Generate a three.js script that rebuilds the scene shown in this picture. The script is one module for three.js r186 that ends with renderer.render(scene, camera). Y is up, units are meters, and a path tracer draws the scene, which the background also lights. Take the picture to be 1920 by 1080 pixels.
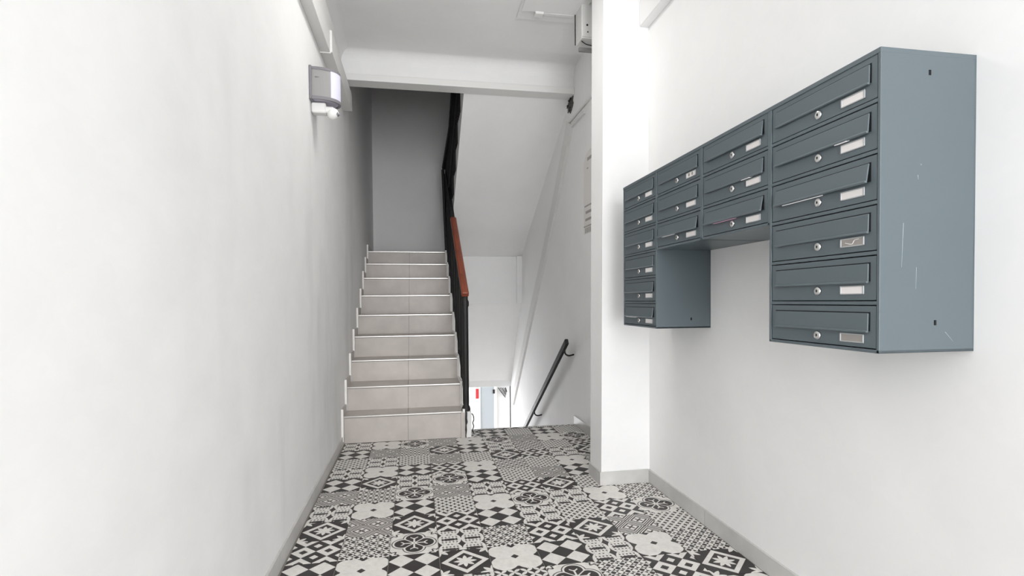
import * as THREE from 'three';
import { RoundedBoxGeometry } from 'three/addons/geometries/RoundedBoxGeometry.js';
import { mergeGeometries } from 'three/addons/utils/BufferGeometryUtils.js';
import { RectAreaLightUniformsLib } from 'three/addons/lights/RectAreaLightUniformsLib.js';

// ------------------------------------------------------------------ camera, sky, light, exposure
// The hall is measured in floor tiles (T = 0.2 m): u to the right, y up, v into the depth; x = uT, z = -vT.
const T = 0.2;
const scene = new THREE.Scene();
const CAM = { f: 990.725, yaw: 10.254, pitch: -1.237, roll: -0.475, cy: 585.44, u: 2.605, h: 5.153, v: -9.886 };
const D2R = Math.PI / 180;
const camera = new THREE.PerspectiveCamera(2 * Math.atan(540 / CAM.f) / D2R, 16 / 9, 0.05, 100);
camera.position.set(CAM.u * T, CAM.h * T, -CAM.v * T);
camera.rotation.order = 'YXZ';
camera.rotation.set(CAM.pitch * D2R, -CAM.yaw * D2R, CAM.roll * D2R);
camera.setViewOffset(1920, 1080, 0, 540 - CAM.cy, 1920, 1080);
camera.updateProjectionMatrix();

scene.background = new THREE.Color().setRGB(0.95, 0.98, 1.0);
const renderer = new THREE.WebGLRenderer();
renderer.toneMapping = THREE.LinearToneMapping;
renderer.toneMappingExposure = 1.02;
renderer.shadowMap.enabled = true;
RectAreaLightUniformsLib.init();

// daylight in the open entrance behind the camera
const dayIn = new THREE.RectAreaLight(0xfdfdff, 12.2, 1.62, 2.5);
dayIn.position.set(4.7 * T, 1.27, 5.35);
dayIn.lookAt(4.7 * T, 1.27, 0);
scene.add(dayIn);
// added light above the frame, brightens mid-hall (its fitting is built further down)
const addedCeilingLight = new THREE.RectAreaLight(0xfffcf8, 11, 0.5, 0.5);
addedCeilingLight.position.set(3.7 * T, 14.65 * T - 0.055, -0.65);
addedCeilingLight.lookAt(3.7 * T, 0, -0.65);
scene.add(addedCeilingLight);
// daylight in the courtyard door of the lower hall
const dayLow = new THREE.RectAreaLight(0xfbfcff, 17, 0.8, 1.5);
dayLow.position.set(4.3 * T, -0.95, -30.7 * T);
dayLow.lookAt(6.6 * T, -0.4, -20 * T);
scene.add(dayLow);

// ------------------------------------------------------------------ helpers
let seed = 7;
const rnd = () => { seed = (seed * 1664525 + 1013904223) >>> 0; return seed / 4294967296; };
const names = {};
function numbered(n) { if (!(n in names)) { names[n] = 0; return n; } names[n]++; return n + '_' + String(names[n]).padStart(3, '0'); }
const V3 = (u, y, v) => new THREE.Vector3(u * T, y * T, -v * T);
function boxUV(g) {            // uv in metres, projected along each face's own axis
  const p = g.attributes.position, n = g.attributes.normal, uv = new Float32Array(p.count * 2);
  for (let i = 0; i < p.count; i++) {
    const ax = Math.abs(n.getX(i)), ay = Math.abs(n.getY(i)), az = Math.abs(n.getZ(i));
    let a, b;
    if (ay >= ax && ay >= az) { a = p.getX(i); b = p.getZ(i); } else if (ax >= az) { a = p.getZ(i); b = p.getY(i); } else { a = p.getX(i); b = p.getY(i); }
    uv[2 * i] = a; uv[2 * i + 1] = b;
  }
  g.setAttribute('uv', new THREE.BufferAttribute(uv, 2));
  return g;
}
function bx(u0, u1, y0, y1, v0, v1, r = 0) {
  const w = Math.abs(u1 - u0) * T, h = Math.abs(y1 - y0) * T, d = Math.abs(v1 - v0) * T;
  let g = r ? new RoundedBoxGeometry(w, h, d, 2, r) : new THREE.BoxGeometry(w, h, d);
  if (g.index) g = g.toNonIndexed();
  g.translate((u0 + u1) / 2 * T, (y0 + y1) / 2 * T, -(v0 + v1) / 2 * T);
  return boxUV(g);
}
function mbox(w, h, d, x, y, z, r = 0, seg = 2) {   // metres, centred at x y z
  let g = r ? new RoundedBoxGeometry(w, h, d, seg, r) : new THREE.BoxGeometry(w, h, d);
  if (g.index) g = g.toNonIndexed();
  g.translate(x, y, z);
  return boxUV(g);
}
function prismVY(pts, u0, u1) {   // polygon of (v, y) pushed along u
  const s = new THREE.Shape(pts.map(([v, y]) => new THREE.Vector2(-v * T, y * T)));
  let g = new THREE.ExtrudeGeometry(s, { depth: Math.abs(u1 - u0) * T, bevelEnabled: false });
  if (g.index) g = g.toNonIndexed();
  // shape x is world z, extrude z is world x (mirrored)
  g.rotateY(-Math.PI / 2);        // (x,y,z) -> (-z, y, x)
  g.translate(Math.max(u0, u1) * T, 0, 0);
  return boxUV(g);
}
function prismUY(pts, v0, v1) {   // polygon of (u, y) pushed along v
  const s = new THREE.Shape(pts.map(([u, y]) => new THREE.Vector2(u * T, y * T)));
  let g = new THREE.ExtrudeGeometry(s, { depth: Math.abs(v1 - v0) * T, bevelEnabled: false });
  if (g.index) g = g.toNonIndexed();
  g.translate(0, 0, -Math.max(v0, v1) * T);
  return boxUV(g);
}
function rod(a, b, r, seg = 10, r2 = r) {
  const d = new THREE.Vector3().subVectors(b, a), L = d.length();
  let g = new THREE.CylinderGeometry(r2, r, L, seg);
  g.applyQuaternion(new THREE.Quaternion().setFromUnitVectors(new THREE.Vector3(0, 1, 0), d.normalize()));
  g.translate((a.x + b.x) / 2, (a.y + b.y) / 2, (a.z + b.z) / 2);
  return g.toNonIndexed();
}
function bar(a, b, w, h, r = 0) {  // rectangular bar from a to b: w across (x), h upward
  const d = new THREE.Vector3().subVectors(b, a), L = d.length();
  let g = r ? new RoundedBoxGeometry(w, h, L, 2, r) : new THREE.BoxGeometry(w, h, L);
  if (g.index) g = g.toNonIndexed();
  boxUV(g);
  g.applyMatrix4(new THREE.Matrix4().lookAt(a, b, new THREE.Vector3(0, 1, 0)).setPosition((a.x + b.x) / 2, (a.y + b.y) / 2, (a.z + b.z) / 2));
  return g;
}
function clean(gs) {
  gs = (Array.isArray(gs) ? gs : [gs]).map(g => (g.index ? g.toNonIndexed() : g));
  if (gs.length === 1) return gs[0];
  for (const g of gs) for (const k of Object.keys(g.attributes)) if (!['position', 'normal', 'uv'].includes(k)) g.deleteAttribute(k);
  return mergeGeometries(gs);
}
function mesh(name, gs, m, parent = scene) {
  const o = new THREE.Mesh(clean(gs), m);
  o.castShadow = o.receiveShadow = true;
  o.name = parent === scene ? numbered(name) : name;
  parent.add(o);
  return o;
}
function struct(name, gs, m, label, category) {
  const o = mesh(name, gs, m);
  o.userData = { kind: 'structure', label, category };
  return o;
}
function tag(o, label, category, group) { o.userData.label = label; o.userData.category = category; if (group) o.userData.group = group; return o; }
function thing(name, label, category, pos = new THREE.Vector3(), group) {
  const o = new THREE.Group(); o.name = numbered(name); o.position.copy(pos); scene.add(o);
  return tag(o, label, category, group);
}
// geometry given in world metres, hung under a group that stands at its own base
function part(o, name, gs, m) {
  const g = clean(gs); g.translate(-o.position.x, -o.position.y, -o.position.z);
  return mesh(name, g, m, o);
}
// a pixel gives a direction; the plane it is cut with gives the distance
function dirOf(px, py) {
  const q = CAM.roll * D2R, p = CAM.pitch * D2R, a = CAM.yaw * D2R;
  const x3 = (px - 960) / CAM.f, y3 = -(py - CAM.cy) / CAM.f;
  const xr = x3 * Math.cos(q) - y3 * Math.sin(q), y2 = x3 * Math.sin(q) + y3 * Math.cos(q);
  const z = Math.cos(p) - y2 * Math.sin(p), y = y2 * Math.cos(p) + Math.sin(p);
  return [xr * Math.cos(a) + z * Math.sin(a), y, -xr * Math.sin(a) + z * Math.cos(a)];
}
const onU = (px, py, u) => { const d = dirOf(px, py), t = (u - CAM.u) / d[0]; return [u, CAM.h + t * d[1], CAM.v + t * d[2]]; };
const onV = (px, py, v) => { const d = dirOf(px, py), t = (v - CAM.v) / d[2]; return [CAM.u + t * d[0], CAM.h + t * d[1], v]; };

// ------------------------------------------------------------------ textures
function noiseGrid(period, sd) {
  let s = sd; const r = () => { s = (s * 1664525 + 1013904223) >>> 0; return s / 4294967296; };
  const g = new Float32Array(period * period).map(() => r());
  return (x, y) => {
    const X = Math.floor(x), Y = Math.floor(y), fx = x - X, fy = y - Y;
    const sx = fx * fx * (3 - 2 * fx), sy = fy * fy * (3 - 2 * fy);
    const w = (i, j) => g[(((j % period) + period) % period) * period + (((i % period) + period) % period)];
    return (w(X, Y) * (1 - sx) + w(X + 1, Y) * sx) * (1 - sy) + (w(X, Y + 1) * (1 - sx) + w(X + 1, Y + 1) * sx) * sy;
  };
}
function fbm(sd, p0, oct, gain = 0.5) {
  const ns = []; for (let i = 0; i < oct; i++) ns.push(noiseGrid(p0 << i, sd + i * 17));
  return (x, y) => { let a = 0, w = 1, t = 0; for (let i = 0; i < oct; i++) { const k = p0 << i; a += w * ns[i](x * k, y * k); t += w; w *= gain; } return a / t; };
}
function dataTex(n, fn, srgb, sizeM) {
  const d = new Uint8Array(n * n * 4);
  for (let j = 0; j < n; j++) for (let i = 0; i < n; i++) {
    const c = fn((i + 0.5) / n, (j + 0.5) / n), k = (j * n + i) * 4;
    d[k] = Math.max(0, Math.min(255, c[0])); d[k + 1] = Math.max(0, Math.min(255, c[1])); d[k + 2] = Math.max(0, Math.min(255, c[2])); d[k + 3] = 255;
  }
  const t = new THREE.DataTexture(d, n, n, THREE.RGBAFormat);
  t.magFilter = THREE.LinearFilter; t.minFilter = THREE.LinearMipmapLinearFilter; t.generateMipmaps = true;
  t.wrapS = t.wrapT = THREE.RepeatWrapping;
  if (srgb) t.colorSpace = THREE.SRGBColorSpace;
  if (sizeM) t.repeat.set(1 / sizeM, 1 / sizeM);
  t.needsUpdate = true;
  return t;
}
const nCoarse = fbm(11, 3, 4), nFine = fbm(29, 16, 4, 0.6), nBlot = fbm(53, 4, 5, 0.55), nWarp = fbm(71, 3, 3);
const plasterBump = dataTex(512, (x, y) => { const g = 255 * (0.55 * nCoarse(x, y) + 0.3 * nBlot(x, y) + 0.15 * nFine(x, y)); return [g, g, g]; }, false, 2.2);
const paintTex = dataTex(512, (x, y) => { const k = 1 + 0.03 * (nCoarse(x, y) - 0.5) + 0.02 * (nFine(x, y) - 0.5); return [244 * k, 244 * k, 243.4 * k]; }, true, 2.6);
// left wall: white paint with grey, vertically brushed filler patches beside the stairs; one sheet for the whole wall
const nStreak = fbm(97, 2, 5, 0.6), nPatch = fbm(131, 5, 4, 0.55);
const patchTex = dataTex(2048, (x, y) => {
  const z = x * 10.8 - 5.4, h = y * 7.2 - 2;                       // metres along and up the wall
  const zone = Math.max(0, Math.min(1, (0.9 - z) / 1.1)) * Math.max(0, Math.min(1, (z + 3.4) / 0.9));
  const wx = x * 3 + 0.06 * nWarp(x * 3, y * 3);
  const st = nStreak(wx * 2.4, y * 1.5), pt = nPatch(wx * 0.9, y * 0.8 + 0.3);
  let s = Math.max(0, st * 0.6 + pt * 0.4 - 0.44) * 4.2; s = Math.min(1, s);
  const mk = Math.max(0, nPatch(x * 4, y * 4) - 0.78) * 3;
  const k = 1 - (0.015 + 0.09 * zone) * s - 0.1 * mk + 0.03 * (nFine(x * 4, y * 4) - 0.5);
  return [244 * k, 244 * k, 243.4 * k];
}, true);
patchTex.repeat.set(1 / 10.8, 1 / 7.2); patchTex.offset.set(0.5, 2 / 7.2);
const stoneTex = dataTex(512, (x, y) => {
  const k = 1 + 0.16 * (nBlot(x, y) - 0.5) + 0.10 * (nCoarse(x, y) - 0.5) + 0.05 * (nFine(x, y) - 0.5);
  return [199 * k, 192 * k, 186 * k];
}, true, 0.9);
const skirtTex = dataTex(256, (x, y) => { const k = 1 + 0.12 * (nBlot(x, y) - 0.5) + 0.06 * (nFine(x, y) - 0.5); return [204 * k, 203 * k, 200 * k]; }, true, 0.9);
const woodTex = dataTex(256, (x, y) => {
  const g = nFine(x * 2, y * 0.25) * 0.6 + nBlot(x, y) * 0.4, k = 0.72 + 0.56 * g;
  return [132 * k, 62 * k, 38 * k];
}, true, 0.4);
const scratchTex = dataTex(256, (x, y) => { const k = 200 + 45 * nFine(x, y); return [k, k, k]; }, false, 0.5);

// ------------------------------------------------------------------ materials
const std = (o) => new THREE.MeshStandardMaterial(o);
const M = {
  paint: std({ map: paintTex, bumpMap: plasterBump, bumpScale: 0.006, roughness: 0.75 }),
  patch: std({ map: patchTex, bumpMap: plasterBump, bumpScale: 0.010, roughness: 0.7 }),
  ceil: std({ map: paintTex, bumpMap: plasterBump, bumpScale: 0.006, roughness: 0.9 }),
  white: std({ color: 0xebebe9, roughness: 0.5 }),
  duct: std({ color: 0xe2e2e0, roughness: 0.5 }),
  stone: std({ map: stoneTex, roughness: 0.42, bumpMap: scratchTex, bumpScale: 0.0006 }),
  skirt: std({ map: skirtTex, roughness: 0.45 }),
  stoneEdge: std({ color: 0xf1efeb, roughness: 0.5 }),
  grout: std({ color: 0x8d8882, roughness: 0.9 }),
  nosing: std({ color: 0xd8d6d2, roughness: 0.3, metalness: 0.7 }),
  black: std({ color: 0x141313, roughness: 0.55 }),
  wood: std({ map: woodTex, roughness: 0.38 }),
  box: std({ color: 0x616c71, roughness: 0.36, metalness: 0.15 }),
  scratch: std({ color: 0xb9c2c6, roughness: 0.5 }),
  slot: std({ color: 0x0c0e10, roughness: 0.9 }),
  chrome: std({ color: 0xd9d9d8, roughness: 0.22, metalness: 0.9 }),
  card: std({ color: 0xece8e6, roughness: 0.55 }),
  cardGrey: std({ color: 0x9a9590, roughness: 0.4 }),
  frame: std({ color: 0xb9bcbd, roughness: 0.3, metalness: 0.4 }),
  paper: std({ color: 0xf4f2f3, roughness: 0.7, side: THREE.DoubleSide }),
  leaflet: std({ color: 0xd9a9c0, roughness: 0.6, side: THREE.DoubleSide }),
  lampGrey: std({ color: 0x8f8e8d, roughness: 0.5 }),
  lampRim: std({ color: 0x77757a, roughness: 0.5 }),
  diffuser: std({ color: 0xd9d8ea, roughness: 0.35 }),
  diffuserLow: std({ color: 0xb3aebc, roughness: 0.5 }),
  red: std({ color: 0xc43338, roughness: 0.5 }),
  doorGrey: std({ color: 0xb4bbc0, roughness: 0.4 }),
  hole: std({ color: 0x5b5854, roughness: 1 }),
  print: std({ color: 0xa9a6a3, roughness: 0.8 }),
  printPale: std({ color: 0xe6e4e1, roughness: 0.8 }),
  street: std({ color: 0x9a9894, roughness: 0.9 }),
};

// ------------------------------------------------------------------ structure
const UL = -0.08, UR = 9.05, VB = 25.5, YC = 14.65, VF = -27;
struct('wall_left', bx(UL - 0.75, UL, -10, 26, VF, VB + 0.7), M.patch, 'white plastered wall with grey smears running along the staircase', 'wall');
struct('wall_right', bx(UR, UR + 0.75, -10, 26, VF, 26.9), M.paint, 'white painted wall that carries the mailboxes', 'wall');
struct('wall_back', bx(UL, UR, 6.0, 26, VB, VB + 0.7), M.paint, 'grey-white back wall above the stair landing', 'wall');
struct('ceiling', bx(UL, UR, YC, YC + 0.8, VF, 11.6), M.ceil, 'white painted ceiling over the entrance hall', 'ceiling');
struct('wall_lintel', bx(UL, UR, 13.8, 26, 11.12, 11.67), M.paint, 'white wall above the boxed beam where the ceiling ends', 'wall');
struct('ceiling_shaft', bx(UL - 0.75, UR + 0.75, 26, 26.7, 11.1, VB + 0.7), M.ceil, 'ceiling high up over the stair shaft', 'ceiling');
// concave fillets between ceiling and walls
function cove(r, n = 8) { const a = [[0, 0], [-r, 0]]; for (let i = 1; i < n; i++) { const t = Math.PI / 2 * i / n; a.push([-r + r * Math.sin(t), -r + r * Math.cos(t)]); } a.push([0, -r]); return a; }
struct('trim_1', prismVY(cove(0.42).map(([a, b]) => [11.12 + a, YC + b]), UL, UR), M.ceil, 'rounded plaster cove where the ceiling meets the lintel wall', 'trim');
struct('trim_2', prismUY(cove(0.35).map(([a, b]) => [UL - a, YC + b]), VF, 11.12), M.ceil, 'rounded plaster cove along the top of the left wall', 'trim');
// pillar, leaning very slightly as the photograph shows
{
  const g = bx(7.684, UR, 0, YC, 4.06, 5.01);
  const p = g.attributes.position;
  for (let i = 0; i < p.count; i++) if (p.getX(i) < 8.5 * T) p.setX(i, p.getX(i) + (-0.07 + 0.13 * p.getY(i) / (14 * T)) * T);
  g.computeVertexNormals();
  struct('wall_pillar', g, M.paint, 'bright white square pillar standing out of the right wall', 'pillar');
}
struct('wall_front', [bx(UL, 0.6, 0, YC, VF, VF - 0.8), bx(8.8, UR, 0, YC, VF, VF - 0.8), bx(0.6, 8.8, 12.7, YC, VF, VF - 0.8)], M.paint, 'white front wall around the open entrance', 'wall');
struct('pavement', bx(-20, 30, -0.8, -0.1, VF - 0.8, VF - 40), M.street, 'pale street pavement outside the entrance', 'pavement');

// ------------------------------------------------------------------ patterned floor
const floor = struct('floor', [bx(UL, UR, -0.9, -0.012, VF, 11.22)], M.grout, 'black and white patterned tile floor of the entrance hall', 'floor');
const inDia = (x, y, r) => Math.abs(x) + Math.abs(y) < r;
const wrap = (a) => a - Math.floor(a + 0.5);
const star8 = (x, y, R) => { const r = Math.hypot(x, y), t = Math.atan2(y, x) / (Math.PI / 4), k = Math.abs(t - Math.round(t)) * 2; return r < R * (1 - 0.52 * k); };
const PAT = {
  cloud(x, y) { const q = Math.hypot(Math.abs(x) - 0.245, Math.abs(y) - 0.245); if (inDia(x, y, 0.085)) return 0; return q < 0.268 || (Math.abs(x) < 0.39 && Math.abs(y) < 0.39) ? 1 : 0; },
  harlequin(x, y) { const a = Math.floor((x + y) * 2 + 0.5), b = Math.floor((x - y) * 2 + 0.5); return (a + b) & 1; },
  star(x, y) {
    const d = Math.abs(x) + Math.abs(y);
    if (d < 0.34) return star8(x, y, 0.235) ? 1 : 0;
    if (d < 0.475) return 1;
    const cx = Math.abs(x) - 0.5, cy = Math.abs(y) - 0.5;
    return star8(cx, cy, 0.26) && d > 0.56 ? 1 : 0;
  },
  quatrefoil(x, y) {
    let a = Math.abs(x), b = Math.abs(y); if (a < b) [a, b] = [b, a];
    const d = Math.hypot(a - 0.235, b) - 0.18;
    if (d < 0) {
      if (Math.hypot(a, b) < 0.05) return Math.hypot(a, b) < 0.02 ? 0 : 1;
      if (b < 0.02 && a < 0.24) return 1;
      if (Math.abs(a - 0.2 - b * 0.9) < 0.022 && b < 0.085) return 1;
      if (Math.abs(a - b) < 0.02) return 1;
      return 0;
    }
    if (d < 0.042) return 1;
    if (d < 0.062) return 0;
    const cx = 0.5 - Math.abs(x), cy = 0.5 - Math.abs(y), r = Math.hypot(cx, cy);
    if (r < 0.05) return 0;
    if (r < 0.1) return 1;
    const t = Math.atan2(cy, cx) * 4 / Math.PI * 2;
    return Math.abs(r - 0.15 - 0.03 * Math.cos(t * 3)) < 0.022 ? 0 : 1;
  },
  lace(x, y) {
    const qx = Math.abs(x) - 0.25, ay = Math.abs(y);
    const e0 = Math.hypot(qx / 0.25, ay / 0.3), e1 = Math.hypot(qx / 0.25, (ay - 0.46) / 0.3), e = Math.min(e0, e1);
    if (e > 1) return 0;
    if (Math.abs(e0 - 0.925) < 0.078 || Math.abs(e1 - 0.925) < 0.078) return 1;
    if (e0 < 0.85 && e1 < 0.85) { const m = Math.abs(qx) * 0.8 + Math.abs(ay - 0.23); return m < 0.03 || m > 0.055 ? 1 : 0; }
    const c = e0 < e1 ? ay : Math.abs(ay - 0.46);
    if (c < 0.05 * (1 - (qx / 0.19) ** 2)) return 0;
    return inDia(wrap(qx * 13), wrap(c * 13 + 0.5), 0.34) ? 0 : 1;
  },
  houndstooth(x, y) {
    const n = 7, a = wrap(x * n), b = wrap(y * n), p = (Math.floor(x * n + 0.5) + Math.floor(y * n + 0.5)) & 1;
    const s = Math.pow(Math.abs(a) * 1.75, 0.8) + Math.pow(Math.abs(b) * 1.75, 0.8);
    return p ? (s < 1.02 ? 1 : 0) : (inDia(a, b, 0.44) ? 0 : 1);
  },
  squares(x, y) {
    const a = (x + y) * 2, b = (x - y) * 2, i = Math.floor(a), j = Math.floor(b);
    const dark = ((i % 2) + 2) % 2 === ((j % 2) + 2) % 2 ? 0 : 1;
    const la = a - i - 0.5, lb = b - j - 0.5;
    const inner = Math.max(Math.abs(la), Math.abs(lb)) < 0.19;
    return (dark ? 1 : 0) ^ (inner ? 1 : 0) ^ 1;
  },
  trellis(x, y) {
    const a = wrap((x + y) * 1.5 + 0.5), b = wrap((x - y) * 1.5), m = Math.max(Math.abs(a), Math.abs(b));
    if (m > 0.47) return 0; if (m > 0.425) return 1; if (m > 0.375) return 0; if (m > 0.32) return 1;
    if (m > 0.25) return 0;
    const r = Math.hypot(a, b), t = Math.atan2(b, a);
    return r < 0.13 + 0.09 * Math.cos(4 * t) ? 0 : 1;
  },
  sparks(x, y) {
    const n = 5, a = wrap(x * n), b = wrap(y * n), c = wrap(x * n + 0.5), d = wrap(y * n + 0.5);
    const s = (p, q) => Math.sqrt(Math.abs(p)) + Math.sqrt(Math.abs(q));
    return s(a, b) < 0.70 || s(c, d) < 0.70 || inDia(a, b, 0.16) || inDia(c, d, 0.16) ? 0 : 1;
  },
  petals(x, y) {
    const n = 4, a = wrap(x * n), b = wrap(y * n); let c = 0;
    for (const [p, q] of [[0.5, 0], [-0.5, 0], [0, 0.5], [0, -0.5]]) if (Math.hypot(a - p, b - q) < 0.5) c++;
    return c >= 2 ? 1 : 0;
  },
};
const tileMat = {};
for (const k of Object.keys(PAT)) {
  const N = 256, S = 3;
  tileMat[k] = std({
    roughness: 0.5,
    map: dataTex(N, (x, y) => {
      let s = 0;
      for (let i = 0; i < S; i++) for (let j = 0; j < S; j++) s += PAT[k](x - 0.5 + (i - 1) / (S * N), y - 0.5 + (j - 1) / (S * N));
      s /= S * S;
      const n = 1 + 0.10 * (nFine(x, y) - 0.5);
      return [(54 + 178 * s) * n, (51 + 178 * s) * n, (50 + 174 * s) * n];
    }, true),
  });
  tileMat[k].map.wrapS = tileMat[k].map.wrapT = THREE.ClampToEdgeWrapping;
}
function tileGeo(a0 = 0, a1 = 1, b0 = 0, b1 = 1) {   // a piece of one tile (0..1), chamfered, uv = place within the tile
  const g = 0.006, c = 0.008, top = 0.0, mid = -0.005, bot = -0.03;
  const ring = (ins, y) => [[a0 + g + ins, y, b0 + g + ins], [a1 - g - ins, y, b0 + g + ins], [a1 - g - ins, y, b1 - g - ins], [a0 + g + ins, y, b1 - g - ins]];
  const R = [ring(c, top), ring(0, mid), ring(0, bot)];
  const pos = [], uv = [];
  const put = (p) => { pos.push(p[0] * T, p[1] * T, -p[2] * T); uv.push(p[0], p[2]); };
  const quad = (p, q, r, s) => { [p, q, r, p, r, s].forEach(put); };
  quad(R[0][0], R[0][1], R[0][2], R[0][3]);
  for (let k = 0; k < 2; k++) for (let i = 0; i < 4; i++) { const j = (i + 1) % 4; quad(R[k + 1][i], R[k + 1][j], R[k][j], R[k][i]); }
  const geo = new THREE.BufferGeometry();
  geo.setAttribute('position', new THREE.Float32BufferAttribute(pos, 3));
  geo.setAttribute('uv', new THREE.Float32BufferAttribute(uv, 2));
  geo.computeVertexNormals();
  return geo;
}
const CODE = { A: 'cloud', B: 'harlequin', C: 'star', D: 'quatrefoil', E: 'lace', F: 'houndstooth', G: 'squares', H: 'trellis', I: 'sparks', J: 'petals' };
// one string per column, from row -2 (nearest in view) to row 10
const COLS = [
  'HFBGCEHBEIBEA', 'IEAFHAFCAEHAG', 'GFBDCBDEBIFDI', 'AECEGIHDGHCHB', 'CJAFBAEBAIBAG',
  'EDBGEDGIFCEDB', 'BFECIECHIGFHI', 'DGAHGAIBAEIAB', 'ACFIDFCEHCGDI',
];
const TG = tileGeo(), TLast = tileGeo(0, 1, 0, 0.2);
for (let c = 0; c < 9; c++) for (let r = -20; r <= 11; r++) {
  let code;
  if (r >= -2 && r <= 10) code = COLS[c][r + 2];
  else code = 'ABCDEFGHIJ'[(((r * 7 + c * 3 + (r * c)) % 10) + 10) % 10];
  if (r < 11 && c < 4 && r >= 10) continue;                 // under the staircase
  if (c < 4 && r > 9) continue;
  const o = new THREE.Mesh(r === 11 ? TLast : TG, tileMat[CODE[code]]);
  o.name = 'tile'; o.castShadow = o.receiveShadow = true;
  o.position.set(c * T, (rnd() - 0.5) * 0.0006, -r * T);
  floor.add(o);
}

// ------------------------------------------------------------------ skirting boards
function skirting(name, label, pieces) {
  const o = new THREE.Group(); o.name = name; o.userData = { kind: 'structure', label, category: 'baseboard' }; scene.add(o);
  for (const g of pieces) { const m = mesh('skirting_tile', g, M.skirt, o); m.name = 'skirting_tile'; }
  return o;
}
{
  const L = [], R = [];
  for (let v = 3.97 - 3.1 * 9; v < 9.6; v += 3.1) L.push(bx(UL - 0.02, UL + 0.05, 0, 0.34, Math.max(VF, v) + 0.008, Math.min(9.62, v + 3.1) - 0.008));
  skirting('baseboard_left', 'low grey skirting tiles along the foot of the left wall', L);
  for (let v = 1.07 - 3.0 * 9; v < 4.0; v += 3.0) R.push(bx(UR - 0.05, UR + 0.02, 0, 0.36, v + 0.008, Math.min(4.06, v + 3.0) - 0.008));
  skirting('baseboard_right', 'low grey skirting tiles under the mailbox wall', R);
  skirting('baseboard_pillar', 'grey skirting tiles wrapped around the white pillar', [
    bx(7.565, UR - 0.05, 0, 0.37, 4.01, 4.08), bx(7.565, 7.65, 0, 0.37, 4.09, 5.0)]);
  skirting('baseboard_recess', 'grey skirting tile on the wall behind the pillar', [bx(UR - 0.05, UR + 0.02, 0, 0.36, 5.02, 8.0), bx(UR - 0.05, UR + 0.02, 0, 0.36, 8.016, 11.2)]);
}

// ------------------------------------------------------------------ beam, soffit, landing
struct('trim_3', bx(UL, UR, 13.55, 13.8, 11.0, 11.67, 0.004), M.white, 'white boxed beam spanning the hall in front of the stairs', 'beam');
const RI = [0, 0.991, 1.896, 2.76, 3.66, 4.55, 5.47, 6.39, 7.22, 8.016];
const RV = [0, 10.02, 11.07, 12.5, 13.84, 15.4, 16.95, 18.3, 19.7, 21.03];
const SU = 4.275;
// masonry of the lower flight and landing
{
  const p = [[10.1, -10]];
  for (let i = 1; i <= 9; i++) { p.push([RV[i] + 0.07, RI[i - 1] - 0.05]); p.push([RV[i] + 0.07, RI[i] - 0.06]); }
  p[1] = [10.1, 0];
  p.push([VB, RI[9] - 0.06], [VB, -10]);
  struct('stair_core', prismVY(p, UL, SU), M.paint, 'white masonry carrying the flight of steps', 'masonry');
}
const soffitY = (v) => 13.62 - 0.535 * (v - 11.6);
// upper flight, rising back towards the hall
{
  const pts = [[22.3, 8.0]];
  let v = 22.3, y = 8.0;
  while (v > 11.9) { y += 0.9; pts.push([v, y]); v -= 1.5; pts.push([v, y]); }
  const vEnd = 11.67;
  const clip = pts.filter(([a]) => a >= vEnd); const yl = clip[clip.length - 1][1];
  clip.push([vEnd, yl], [vEnd, soffitY(vEnd)], [22.3, soffitY(22.3)]);
  struct('upper_flight', prismVY(clip, 4.6, UR), M.paint, 'white sloping underside of the upper flight of stairs', 'stairs');
}
struct('landing', [bx(SU, UR, 6.75, 8.0, 22.32, VB), bx(4.3, UR, 5.0, 7.85, 22.3, 22.62)], M.paint, 'white edge beam of the stair landing', 'landing');
struct('wall_slanted', prismVY([[22.55, 6.8], [22.55, 5.0], [26.4, -0.37], [26.4, -0.8], [26.9, -0.8], [26.9, 6.8]], 4.3, UR), M.paint, 'slanted white panel below the landing beam', 'wall');
struct('wall_nib', bx(8.72, UR, 5.0, 7.9, 22.1, 22.3), M.paint, 'short white nib where the landing beam meets the wall', 'wall');
// downward flight and lower hall
{
  const p = [[11.22, -10], [11.22, -0.02]]; let v = 11.3, y = -0.02;
  p[1] = [11.22, -0.9];
  for (let k = 0; k < 9; k++) { y -= 0.9; p.push([v, y]); v += 1.38; p.push([v, y]); }
  p.push([v, -10]);
  struct('lower_flight', prismVY(p, SU, UR), M.stone, 'tiled flight of steps going down to the lower hall', 'stairs');
}
struct('floor_edge', bx(SU, UR, -0.9, -0.01, 11.2, 11.26), M.white, 'white edge of the hall floor above the downward steps', 'edge');
struct('floor_lower', bx(-2, 13, -10.5, -9, 22, 32), M.stone, 'floor of the lower hall', 'floor');
struct('ceiling_lower', bx(-2, 13, -0.36, 0.4, 26.9, 32), M.paint, 'ceiling of the lower hall', 'ceiling');
struct('wall_lower', [bx(-2, 13, -9, -0.3, 31, 31.6), bx(12.5, 13, -9, -0.3, 26.9, 31), bx(-2, -1.5, -9, -0.3, 26.2, 31), bx(UR, 13, -9, 0.4, 26.5, 26.9), bx(-2, SU, -9, 0.4, 26.2, 26.9)], M.paint, 'bright white walls of the lower hall', 'wall');

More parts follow.
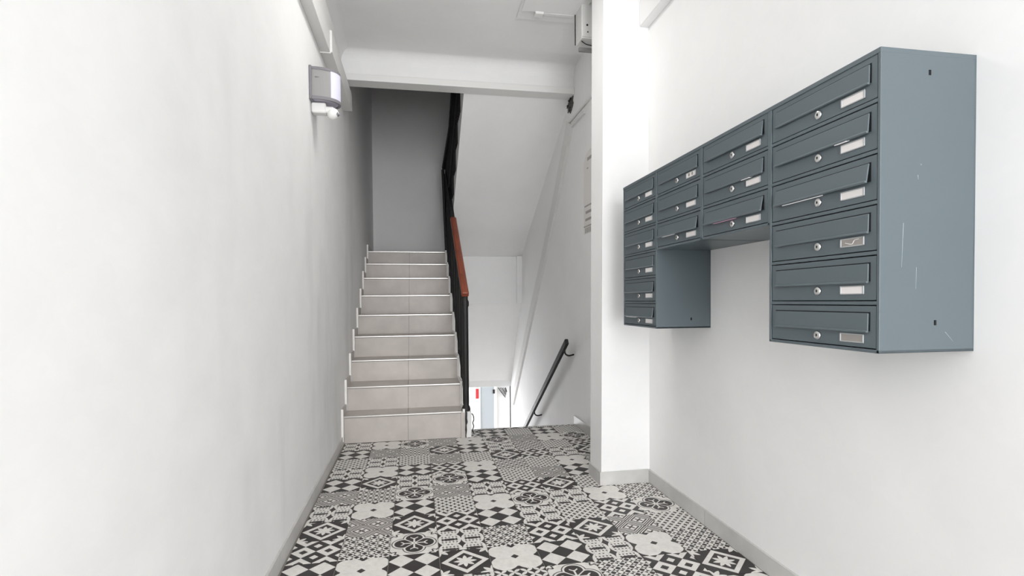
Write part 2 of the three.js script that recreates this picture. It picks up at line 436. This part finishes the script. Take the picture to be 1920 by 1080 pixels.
// ------------------------------------------------------------------ tiled steps of the lower flight
{
  const o = thing('staircase', 'flight of nine steps faced with pale grey stone-look tiles', 'stairs', V3(2.1, 0, 10));
  const mid = 2.25;
  for (let i = 1; i <= 9; i++) {
    const v0 = RV[i], y0 = RI[i - 1], y1 = RI[i], vn = i < 9 ? RV[i + 1] : VB;
    for (const [a, b] of [[UL + 0.04, mid - 0.008], [mid + 0.008, SU]]) {
      part(o, 'riser_tile', bx(a, b, y0 + 0.004, y1 - 0.045, v0, v0 + 0.07), M.stone);
      part(o, 'tread_tile', bx(a, b, y1 - 0.06, y1, v0 + 0.0, vn + (i < 9 ? 0.05 : 0)), M.stone);
    }
    part(o, 'joint', bx(mid - 0.008, mid + 0.008, y0 + 0.004, y1 - 0.045, v0 + 0.01, v0 + 0.03), M.grout);
    part(o, 'nosing_trim', bx(UL + 0.04, SU, y1 - 0.045, y1 + 0.006, v0 - 0.03, v0 + 0.03, 0.002), M.nosing);
  }
}
// stepped skirting along the left wall
{
  const o = thing('baseboard_stairs', 'stepped skirting tiles with white edges climbing beside the steps', 'baseboard', V3(UL, 0, 10));
  o.userData.kind = 'structure';
  for (let i = 1; i <= 9; i++) {
    const va = RV[i] - 0.36, vb = i < 9 ? RV[i + 1] - 0.36 : VB;
    const pc = part(o, 'skirting_tile', bx(UL, UL + 0.05, i === 1 ? 0.34 : RI[i - 1] + 0.33, RI[i] + 0.33, va + 0.012, vb), M.stone);
    const e = bx(UL, UL + 0.075, i === 1 ? 0.16 : RI[i - 1] + 0.30, RI[i] + 0.34, va - 0.01, va + 0.012);
    e.translate(-o.position.x, -o.position.y, -o.position.z);
    mesh('edge_trim', e, M.stoneEdge, pc);
  }
  part(o, 'skirting_tile', bx(UL, UL + 0.05, 0, 0.34, 9.64, 10.02), M.stone);
}
// white string board on the open side
{
  const o = thing('stair_string', 'stepped white string board on the open side of the steps', 'string board', V3(SU, 0, 10));
  for (let i = 1; i <= 9; i++) {
    const va = RV[i] - 0.08, vb = i < 9 ? RV[i + 1] - 0.08 : 22.3;
    part(o, 'string_step', bx(SU, SU + 0.09, i === 1 ? 0.95 : RI[i - 1] - 0.1, RI[i] + 0.1, va, vb, 0.003), M.stoneEdge);
  }
}
// plinth at the foot of the newel
{
  const o = thing('newel_plinth', 'cream plinth block with a dark crack at the foot of the handrail post', 'plinth', V3(4.43, 0, 10.05));
  part(o, 'block', bx(SU + 0.13, 4.6, 0, 0.99, 9.93, 10.5, 0.006), M.white);
  part(o, 'side_tile', bx(SU - 0.06, SU + 0.09, 0, 0.99, 9.95, 10.06), M.stone);
  const s = new THREE.Shape();
  const pts = [[0.1, 0.98], [0.17, 0.98], [0.16, 0.75], [0.18, 0.6], [0.14, 0.5], [0.15, 0.3], [0.12, 0.12], [0.085, 0.3], [0.1, 0.5], [0.085, 0.7]];
  pts.forEach(([a, b], k) => (k ? s.lineTo((SU + a) * T, b * T) : s.moveTo((SU + a) * T, b * T)));
  const g = new THREE.ExtrudeGeometry(s, { depth: 0.012, bevelEnabled: false }); g.translate(0, 0, -9.95 * T);
  part(o, 'crack', g, M.black);
}
// ------------------------------------------------------------------ balustrades
const railY = (v) => 5.42 + 0.655 * (v - 10.05);
{
  const o = thing('stair_balustrade', 'black iron balustrade with a red-brown wooden handrail beside the tiled steps', 'balustrade', V3(4.42, 1, 10.1));
  const U = 4.42;
  const prof = [[0.03, 0], [0.034, 0.01], [0.03, 0.03], [0.022, 0.045], [0.0235, 0.06], [0.0235, 0.79], [0.029, 0.80], [0.029, 0.83], [0.022, 0.845], [0.022, 0.87], [0, 0.872]].map(([a, b]) => new THREE.Vector2(a, b));
  const ng = new THREE.LatheGeometry(prof, 16).toNonIndexed(); ng.translate(U * T, 0.985 * T, -10.12 * T);
  part(o, 'newel_post', ng, M.black);
  for (let i = 1; i <= 9; i++) for (const k of [0.3, 0.68, 1.06]) {
    const v = RV[i] + k; if (i === 9 && k > 0.5) continue;
    part(o, 'baluster', rod(V3(U - 0.0, RI[i] + 0.08, v), V3(U, railY(v) - 0.12, v), 0.0085, 8), M.black);
  }
  part(o, 'iron_rail', bar(V3(U, railY(10.1) - 0.1, 10.1), V3(U, railY(21.3) - 0.1, 21.3), 0.03, 0.012), M.black);
  part(o, 'bottom_rail', bar(V3(U, 1.35, 10.2), V3(U, 8.5, 21.2), 0.022, 0.012), M.black);
  part(o, 'handrail', bar(V3(U, railY(10.0), 9.98), V3(U - 0.02, railY(15.7), 15.7), 0.056, 0.042, 0.012), M.wood);
  part(o, 'landing_post', rod(V3(4.38, 8.02, 21.35), V3(4.22, railY(21.4), 21.4), 0.017, 12), M.black);
}
{
  const o = thing('upper_balustrade', 'black iron balustrade of the upper flight seen below the beam', 'balustrade', V3(4.5, 8, 22));
  const nos = (v) => 8.9 + 0.6 * (22.3 - v);
  for (let k = 0; k < 34; k++) {
    const v = 21.9 - k * 0.31; if (v < 11.8) break;
    const step = 8.0 + 0.9 * (Math.floor((22.3 - v) / 1.5) + 1), u = v > 19.4 ? 4.56 - (v - 19.4) * 0.07 : 4.56;
    part(o, 'baluster', rod(V3(u, step + 0.02, v), V3(u, nos(v) + 3.6, v), 0.009, 8), M.black);
  }
  part(o, 'handrail', [bar(V3(4.3, nos(21.6) + 3.65, 21.6), V3(4.55, nos(19) + 3.65, 19), 0.05, 0.045, 0.01), bar(V3(4.55, nos(19.1) + 3.65, 19.1), V3(4.6, nos(11.8) + 3.65, 11.8), 0.05, 0.045, 0.01)], M.black);
  part(o, 'bottom_rail', bar(V3(4.4, nos(21.9) + 0.55, 21.9), V3(4.56, nos(11.8) + 0.55, 11.8), 0.014, 0.03), M.black);
}
// ------------------------------------------------------------------ handrail of the downward flight
{
  const A = onU(1063, 640, 8.65), B = onU(985, 800, 8.65);
  const k = (B[1] - A[1]) / (B[2] - A[2]);
  const C = [8.65, A[1] + k * 13.5, A[2] + 13.5];
  const o = thing('wall_handrail', 'black iron handrail on the wall above the downward steps', 'handrail', V3(...A));
  part(o, 'rail', bar(V3(...A), V3(...C), 0.03, 0.05, 0.008), M.black);
  for (const d of [0.35, 6.2, 12]) {
    const p = [8.65, A[1] + k * d - 0.1, A[2] + d];
    const c = new THREE.CatmullRomCurve3([V3(p[0], p[1], p[2]), V3(8.68, p[1] - 0.22, p[2]), V3(8.82, p[1] - 0.3, p[2]), V3(UR, p[1] - 0.26, p[2])]);
    part(o, 'bracket', new THREE.TubeGeometry(c, 14, 0.007, 8).toNonIndexed(), M.black);
  }
}
// ------------------------------------------------------------------ trunking on the walls
tag(mesh('cable_trunking', prismVY((() => { const c = [[11.2, 12.35], [13.4, 9.75], [16, 7.05], [18.6, 4.6], [25.1, -1.9]], w = 0.6; return [...c, ...c.slice().reverse().map(([v, y]) => [v + w, y + w * 0.55])]; })(), UR - 0.12, UR), M.duct), 'white cable trunking slanting down the wall beside the stair underside', 'trunking');
{
  const o = thing('wall_trunking', 'white cable trunking boxes high along the left wall', 'trunking', V3(UL, 12.5, -5));
  const a = part(o, 'trunking_length', bx(UL, 0.21, 12.47, 13.0, VF, 6.44, 0.003), M.duct);
  part(o, 'end_cap', bx(UL, 0.225, 12.45, 13.0, 6.44, 6.49), M.white);
  part(o, 'trunking_length', bx(UL, 0.26, 12.5, 13.15, 6.49, 11.4, 0.003), M.duct);
  part(o, 'trunking_length', bx(UL, 0.2, 13.01, 13.62, VF, 7.4, 0.003), M.duct);
}
tag(mesh('ceiling_trunking', bx(UR - 0.26, UR, 12.72, 13.4, VF, 4.06, 0.004), M.paint), 'white box duct high on the mailbox wall running up to the pillar', 'duct');
tag(mesh('wall_moulding', [bx(UR - 0.06, UR, 12.58, 12.66, 5.01, 12.1), bx(UR - 0.1, UR, 12.28, 12.4, 9.6, 11.5)], M.duct), 'thin white moulding on the wall behind the pillar', 'moulding');

// ------------------------------------------------------------------ mailboxes
const UM = 7.757, YT = 7.965, YM = 6.24, YB = 4.518, HB = (YT - YB) / 6;
const bevelBox = (w, h, d, x, y, z, r) => mbox(w, h, d, x, y, z, r, 1);
// inside a unit: local x = out of the wall is -X world. Geometry is written in world metres.
const AGAPE = 1;
function mailboxUnit(v0, v1, rows, label, spec) {   // v0 far, v1 near
  const yTop = YT, yBot = YT - rows * HB, W = (v0 - v1) * T, xF = UM * T, xB = UR * T, zF = -v0 * T, zN = -v1 * T, zc = (zF + zN) / 2;
  const o = thing('mailbox_unit', label, 'mailboxes', new THREE.Vector3(xB, yBot * T, zc), 'mailbox units on the right wall');
  const t = 0.0035, D = xB - xF, H = (yTop - yBot) * T, yc = (yTop + yBot) / 2 * T;
  const shell = [
    mbox(D, 0.008, W, (xF + xB) / 2, yTop * T - 0.004, zc, 0.0015, 1),
    mbox(D, 0.008, W, (xF + xB) / 2, yBot * T + 0.004, zc, 0.0015, 1),
    mbox(D, H, 0.008, (xF + xB) / 2, yc, zF + 0.004, 0.0015, 1),
    mbox(D, H, 0.008, (xF + xB) / 2, yc, zN - 0.004, 0.0015, 1),
    mbox(t, H, W, xB - t / 2, yc, zc),
  ];
  for (let r = 1; r < rows; r++) shell.push(mbox(D, 0.0085, W - 0.016, (xF + xB) / 2 + 0.0005, (yTop - r * HB) * T, zc, 0.001, 1));
  part(o, 'casing', shell, M.box);
  if (spec.holes) for (const [dx, y] of spec.holes) part(o, 'screw_hole', mbox(0.006, 0.012, 0.002, xF + dx, y * T, zN + 0.0003, 0.0008, 1), M.slot);
  part(o, 'lid', mbox(D + 0.001, 0.012, W + 0.0008, (xF + xB) / 2 - 0.0005, yTop * T - 0.0055, zc, 0.0015, 1), M.box);
  if (spec.scratches) for (const [x0, y0, x1, y1, w] of spec.scratches) {
    const a = new THREE.Vector3(xF + x0, y0 * T, zN + 0.0002), b = new THREE.Vector3(xF + x1, y1 * T, zN + 0.0002);
    part(o, 'scratch', rod(a, b, w, 5, w * 0.4), M.scratch);
  }
  for (let r = 0; r < rows; r++) {
    const s = spec.rows[r] || {}, yt = (yTop - r * HB) * T - (r ? 0.0064 : 0.0102), yb = (yTop - (r + 1) * HB) * T + (r === rows - 1 ? 0.0102 : 0.0064), hD = yt - yb;
    const wD = W - 0.0215, x = xF + 0.004;
    const door = part(o, 'door', [mbox(0.006, hD, wD, x + 0.001, (yt + yb) / 2, zc, 0.0015, 1)], M.box);
    const sub = (name, gs, m) => { const g = clean(gs); g.translate(-o.position.x, -o.position.y, -o.position.z); return mesh(name, g, m, door); };
    // slot and flap: hinge at the flap's top
    const fy1 = yt - 0.017, fh = 0.046, fw = W * 0.845, zf = zc + W * 0.003;
    sub('letter_slot', mbox(0.002, fh - 0.002, fw + 0.004, x - 0.0022, fy1 - fh / 2 + 0.0035, zf), M.slot);
    const fl = mbox(0.004, fh, fw, -0.002, -fh / 2, 0, 0.0018, 2);
    const lip = mbox(0.006, 0.006, fw, -0.004, -fh + 0.003, 0, 0.0025, 2);
    let gf = clean([fl, lip]); gf.rotateZ(-(s.open || 0.02)); gf.translate(x - 0.0028, fy1, zf);
    sub('flap', gf, M.box);
    // lock
    const zl = zF + W * 0.506, yl = yt - 0.0775;
    const lk = new THREE.LatheGeometry([[0, 0], [0.0112, 0], [0.0112, 0.003], [0.0092, 0.0055], [0.004, 0.006], [0, 0.0045]].map(([a, b]) => new THREE.Vector2(a, b)), 18).toNonIndexed();
    lk.rotateZ(Math.PI / 2); lk.translate(x - 0.002, yl, zl);
    sub('lock', lk, M.chrome);
    sub('keyway', mbox(0.0015, 0.006, 0.0018, x - 0.0082, yl, zl), M.slot);
    // name plate
    const z0 = zF + W * 0.70, z1 = zF + W * 0.888, pz = (z0 + z1) / 2, pw = z1 - z0, py = yt - 0.0775, ph = 0.0215;
    sub('name_plate_frame', [mbox(0.003, ph, 0.004, x - 0.0035, py, z0 + 0.002, 0.001, 1), mbox(0.003, ph, 0.004, x - 0.0035, py, z1 - 0.002, 0.001, 1), mbox(0.003, 0.003, pw, x - 0.0035, py + ph / 2 - 0.0015, pz, 0.001, 1), mbox(0.003, 0.003, pw, x - 0.0035, py - ph / 2 + 0.0015, pz, 0.001, 1)], M.frame);
    if (s.card !== null) sub('name_card', mbox(0.0015, ph - 0.004, pw - 0.006, x - 0.003, py, pz), s.card || M.card);
    if (s.mark) s.mark(sub, x - 0.0042, py, pz);
    if (s.letter) {
      const L = s.letter;
      const lt = mbox(0.07, 0.002, L.w, 0, 0, 0); lt.rotateZ(L.tilt || 0.25); lt.translate(x + 0.021, fy1 - fh + 0.0075 + (L.up || 0), zF + W * L.at);
      const lo = mesh('letter', lt, L.mat || M.paper); tag(lo, L.label, 'letter');
    }
  }
  return o;
}
const dots = (sub, x, y, z) => { for (const d of [-0.012, 0.012]) { const g = new THREE.CylinderGeometry(0.006, 0.006, 0.001, 14).toNonIndexed(); g.rotateZ(Math.PI / 2); g.translate(x, y + 0.001, z + d); sub('round_sticker', g, M.cardGrey); } };
const tick = (sub, x, y, z) => { const c = new THREE.CatmullRomCurve3([[-0.02, 0.0], [-0.006, -0.004], [0.002, -0.004], [0.008, 0.004], [0.022, 0.006]].map(([a, b]) => new THREE.Vector3(x, y + b, z + a))); sub('scribble', new THREE.TubeGeometry(c, 20, 0.0009, 5).toNonIndexed(), M.card); };
const VU = [2.74, 0.90, -0.955, -2.85, -4.746];
mailboxUnit(VU[0], VU[1], 6, 'blue-grey metal column of six mailboxes beside the pillar', {
  holes: [[0.165, 4.72]],
  rows: [{}, { open: 0.06 }, {}, {}, { open: 0.1 }, { open: 0.13, letter: { w: 0.12, at: 0.3, label: 'thin white letter in the lowest mailbox beside the pillar' } }],
});
mailboxUnit(VU[1], VU[2], 3, 'blue-grey metal block of three mailboxes with a card bearing two round stickers', {
  rows: [{ mark: dots }, { open: 0.04 }, { open: 0.14, letter: { w: 0.09, at: 0.32, label: 'white letter edge in the mailbox under the sticker card column' } }],
});
mailboxUnit(VU[2], VU[3], 3, 'blue-grey metal block of three mailboxes with a pink leaflet in the lowest slot', {
  rows: [{ open: 0.09 }, { open: 0.05, letter: { w: 0.04, at: 0.72, label: 'small white paper corner sticking out above a name card' } }, { open: 0.17, letter: { w: 0.12, at: 0.4, mat: M.leaflet, label: 'pink and white leaflet sticking out of a mailbox slot' } }],
});
mailboxUnit(VU[3], VU[4], 6, 'blue-grey metal column of six mailboxes with a scratched free side', {
  holes: [[0.13, 7.72], [0.15, 4.86]],
  scratches: [[0.062, 6.0, 0.058, 5.5, 0.0005], [0.098, 5.5, 0.097, 5.25, 0.0004], [0.178, 4.75, 0.2, 4.64, 0.0005], [0.1, 6.55, 0.101, 6.5, 0.0006], [0.108, 6.68, 0.109, 6.66, 0.0005]],
  rows: [{}, { open: 0.08, letter: { w: 0.035, at: 0.72, label: 'white paper corner at the second mailbox of the scratched column' } }, { open: 0.16, letter: { w: 0.14, at: 0.36, label: 'long white envelope lying in the third mailbox of the scratched column' } }, { open: 0.03, card: M.cardGrey, mark: tick }, {}, { card: M.cardGrey }],
});

// ------------------------------------------------------------------ wall lamp with motion sensor
{
  const yc = 10.9 * T, zc = -5.15 * T, x0 = UL * T;
  const o = thing('wall_lamp', 'grey half-round wall lamp with white diffuser and motion sensor on the left wall', 'lamp', new THREE.Vector3(x0, 10.2 * T, zc));
  const DX = 0.135, DZ = 0.088, H = 0.165;
  const arc = (a0, a1, s, n = 24) => { const p = []; for (let i = 0; i <= n; i++) { const t = a0 + (a1 - a0) * i / n; p.push([DX * s * Math.pow(Math.cos(t), 0.8), DZ * s * Math.sin(t)]); } return p; };
  const slab = (pts, y0, y1) => { const s = new THREE.Shape(pts.map(([a, b]) => new THREE.Vector2(a, -b))); const g = new THREE.ExtrudeGeometry(s, { depth: y1 - y0, bevelEnabled: false }); g.rotateX(-Math.PI / 2); g.translate(x0 + 0.012, y0, zc); return g.toNonIndexed(); };
  const half = (s) => [[0, -DZ * s], ...arc(-Math.PI / 2 + 0.001, Math.PI / 2 - 0.001, s), [0, DZ * s]];
  part(o, 'back_plate', mbox(0.014, H + 0.01, DZ * 2 + 0.012, x0 + 0.007, yc, zc, 0.004), M.lampRim);
  part(o, 'housing', slab(half(0.97), yc - H / 2 + 0.012, yc + H / 2 - 0.012), M.lampGrey);
  part(o, 'top_rim', slab(half(1.0), yc + H / 2 - 0.013, yc + H / 2), M.lampRim);
  const rim = (() => { const s = new THREE.Shape(half(1.0).map(([a, b]) => new THREE.Vector2(a, -b))); s.holes.push(new THREE.Path(half(0.88).map(([a, b]) => new THREE.Vector2(a + 0.004, -b)).reverse())); const g = new THREE.ExtrudeGeometry(s, { depth: 0.016, bevelEnabled: false }); g.rotateX(-Math.PI / 2); g.translate(x0 + 0.012, yc - H / 2 - 0.002, zc); return g.toNonIndexed(); })();
  part(o, 'bottom_rim', rim, M.lampRim);
  part(o, 'lower_diffuser', slab(half(0.9), yc - H / 2 + 0.002, yc - H / 2 + 0.01), M.diffuserLow);
  const A = 0.86;
  part(o, 'front_diffuser', slab([...arc(-A, A, 1.0), ...arc(-A, A, 0.9).reverse()], yc - H / 2 + 0.014, yc + H / 2 - 0.013), M.diffuser);
  part(o, 'maker_mark', [mbox(0.02, 0.003, 0.002, x0 + 0.04, yc + 0.03, zc + DZ * 0.965, 0), mbox(0.003, 0.008, 0.002, x0 + 0.034, yc + 0.03, zc + DZ * 0.965, 0)], M.lampRim);
  // sensor
  part(o, 'sensor_arm', [mbox(0.075, 0.056, 0.06, x0 + 0.038, yc - H / 2 - 0.03, zc + 0.012, 0.01), mbox(0.065, 0.034, 0.05, x0 + 0.085, yc - H / 2 - 0.036, zc + 0.012, 0.012)], M.white);
  const ball = new THREE.SphereGeometry(0.031, 20, 14).toNonIndexed(); ball.translate(x0 + 0.108, yc - H / 2 - 0.052, zc + 0.014);
  part(o, 'sensor_head', ball, M.white);
  const eye = new THREE.CylinderGeometry(0.011, 0.013, 0.012, 16).toNonIndexed(); eye.rotateZ(-0.9); eye.translate(x0 + 0.132, yc - H / 2 - 0.056, zc + 0.024);
  part(o, 'sensor_eye', eye, M.lampRim);
}

// ------------------------------------------------------------------ ceiling plate, junction box, electric cabinet
{
  const o = thing('ceiling_plate', 'flat white access plate on the ceiling with a cable duct', 'plate', V3(6.8, YC, 7));
  part(o, 'plate', bx(6.0, 8.2, YC - 0.09, YC, 5.6, 7.62, 0.003), M.ceil);
  part(o, 'inner_plate', bx(6.05, 8.1, YC - 0.17, YC - 0.09, 5.7, 6.98, 0.003), M.ceil);
  part(o, 'junction_box', bx(6.5, 6.78, YC - 0.24, YC - 0.09, 6.92, 7.2, 0.004), M.white);
  part(o, 'cable_duct', bx(6.78, 8.0, YC - 0.18, YC - 0.09, 6.98, 7.12, 0.003), M.white);
}
{
  const vn = 6.3, c0 = onV(1091, 69, vn), uL = c0[0], yb = c0[1] - 0.02, vf = onU(1080, 66, uL)[2];
  const o = thing('electric_cabinet', 'small white electric cabinet with a dark cable behind the pillar', 'cabinet', V3(UR, yb, 6.6));
  part(o, 'body', bx(uL, UR, yb, YC - 0.01, vn + 0.04, vf, 0.004), M.duct);
  part(o, 'front_cover', bx(uL + 0.01, UR - 0.05, yb + 0.04, YC - 0.02, vn, vn + 0.06, 0.006), M.white);
  for (const [px, py, r] of [[1101, 47, 0.006], [1102, 60, 0.004]]) { const p = onV(px, py, vn); const g = new THREE.CylinderGeometry(r, r, 0.004, 14).toNonIndexed(); g.rotateX(Math.PI / 2); g.translate(p[0] * T, p[1] * T, -(vn - 0.005) * T); part(o, 'screw', g, M.black); }
  part(o, 'cable', rod(V3(uL - 0.02, yb + 0.05, vf + 0.02), V3(uL - 0.02, YC, vf + 0.02), 0.0035, 8), M.black);
  part(o, 'bracket', bx(uL + 0.05, UR, yb - 0.22, yb - 0.1, vf - 0.2, vf - 0.1), M.lampGrey);
  const c = new THREE.CatmullRomCurve3([V3(uL + 0.05, yb - 0.01, 6.5), V3(uL + 0.2, yb - 0.1, 6.5), V3(uL + 0.5, yb - 0.13, 6.5), V3(uL + 0.8, yb - 0.1, 6.5)]);
  part(o, 'loose_wire', new THREE.TubeGeometry(c, 16, 0.003, 6).toNonIndexed(), M.black);
}
// unseen fitting for the light added over the middle of the hall
{
  const o = thing('added_ceiling_light', 'unseen flat square ceiling light added to brighten the middle of the hall', 'lamp', new THREE.Vector3(3.7 * T, YC * T, -0.65));
  part(o, 'housing', mbox(0.56, 0.05, 0.56, 3.7 * T, YC * T - 0.022, -0.65, 0.008), M.white);
  part(o, 'diffuser', mbox(0.5, 0.006, 0.5, 3.7 * T, YC * T - 0.048, -0.65, 0.002), std({ color: 0xffffff, roughness: 0.6, emissive: 0xfffcf8, emissiveIntensity: 1.5 }));
}
// broken plaster where the beam enters the wall
{
  const c = onU(1070, 194, UR); const s = new THREE.Shape(); const n = 16;
  for (let i = 0; i < n; i++) { const t = i / n * Math.PI * 2, r = 0.27 * (0.7 + 0.6 * rnd()); const a = c[2] + 1.8 * r * Math.cos(t), b = c[1] + 1.3 * r * Math.sin(t); i ? s.lineTo(-a * T, b * T) : s.moveTo(-a * T, b * T); }
  const g = new THREE.ExtrudeGeometry(s, { depth: 0.006, bevelEnabled: false }); g.rotateY(-Math.PI / 2); g.translate(UR * T + 0.001, 0, 0);
  const o = thing('plaster_hole', 'rough grey hole in the plaster at the right end of the beam', 'hole', V3(UR, c[1] - 0.25, c[2]));
  part(o, 'hole', g, M.hole);
  for (let i = 0; i < 16; i++) { const d = new THREE.DodecahedronGeometry(0.006 + 0.008 * rnd()).toNonIndexed(); d.translate(UR * T - 0.006, (c[1] + (rnd() - 0.5) * 0.6) * T, -(c[2] + 0.1 + (rnd() - 0.4) * 0.9) * T); part(o, 'rubble', d, i % 3 ? M.hole : M.black); }
}
// faded printed panel on the wall behind the pillar
{
  const o = thing('printed_panel', 'faded arched print with a few dark lines on the wall behind the pillar', 'sign', V3(UR, 7.6, 9));
  const s = new THREE.Shape(); s.moveTo(-9.85 * T, 7.7 * T); s.lineTo(-9.85 * T, 10.2 * T); s.quadraticCurveTo(-9.8 * T, 10.75 * T, -9.1 * T, 10.8 * T); s.quadraticCurveTo(-8.4 * T, 10.75 * T, -8.35 * T, 10.2 * T); s.lineTo(-8.35 * T, 7.7 * T);
  const g = new THREE.ExtrudeGeometry(s, { depth: 0.002, bevelEnabled: false }); g.rotateY(-Math.PI / 2); g.translate(UR * T, 0, 0);
  part(o, 'panel', g, M.printPale);
  const ln = (v0, v1, y, h) => part(o, 'printed_line', bx(UR - 0.016, UR - 0.008, y, y + h, v0, v1), M.print);
  ln(8.5, 9.75, 8.72, 0.05); ln(8.6, 9.62, 8.45, 0.1); ln(8.5, 9.66, 8.18, 0.09); ln(8.4, 9.85, 7.95, 0.05);
  for (let k = 0; k < 7; k++) ln(8.5 + k * 0.18, 8.6 + k * 0.18, 7.72, 0.2);
  ln(8.9, 9.4, 10.42, 0.12); ln(9.3, 9.45, 10.12, 0.05);
}
// ------------------------------------------------------------------ lower hall seen past the steps
{
  const o = thing('lower_door', 'pale grey door in a white frame in the bright lower hall', 'door', V3(7.9, -9, 31));
  part(o, 'leaf', bx(7.42, 8.48, -9, -1.2, 30.86, 31, 0.003), M.doorGrey);
  part(o, 'frame', [bx(7.0, 7.42, -9, -0.9, 30.75, 31, 0.004), bx(8.48, 8.72, -9, -0.9, 30.8, 31, 0.004), bx(7.0, 8.72, -1.2, -0.9, 30.78, 31, 0.004)], M.white);
  part(o, 'closer', bx(8.4, 8.54, -2.05, -1.75, 30.7, 30.86, 0.003), M.black);
}
tag(mesh('red_tag', bx(7.05, 7.28, -2.4, -1.64, 30.7, 30.75, 0.002), M.red), 'red rectangular sign on the white door frame of the lower hall', 'sign');
{
  const o = thing('vent_grille', 'slanting dark-slatted vent high in the lower hall', 'grille', V3(9.1, -2.5, 30.9));
  for (let k = 0; k < 5; k++) {
    const a = onV(934 + k * 3.4, 727, 30.7), b = onV(947.5 + k * 0.6, 745 - k * 2.6, 30.7);
    part(o, 'slat', bar(V3(...a), V3(b[0], b[1], 30.72), 0.02, 0.012), k % 2 ? M.lampRim : M.black);
  }
}
tag(mesh('loose_cable', (() => { const b = [4.66, 0.05, 10.45]; const c = new THREE.CatmullRomCurve3([[0, 0.75, 0], [0.05, 0.7, 0], [0.09, 0.5, 0.02], [0.04, 0.4, -0.02], [0.08, 0.25, 0.02], [0.03, 0.1, 0], [0.07, 0, 0]].map(([p, q, r]) => V3(b[0] + p, b[1] + q, b[2] + r))); return new THREE.TubeGeometry(c, 40, 0.0045, 7).toNonIndexed(); })(), M.black), 'loose black cable hanging behind the newel plinth', 'cable');

renderer.render(scene, camera);
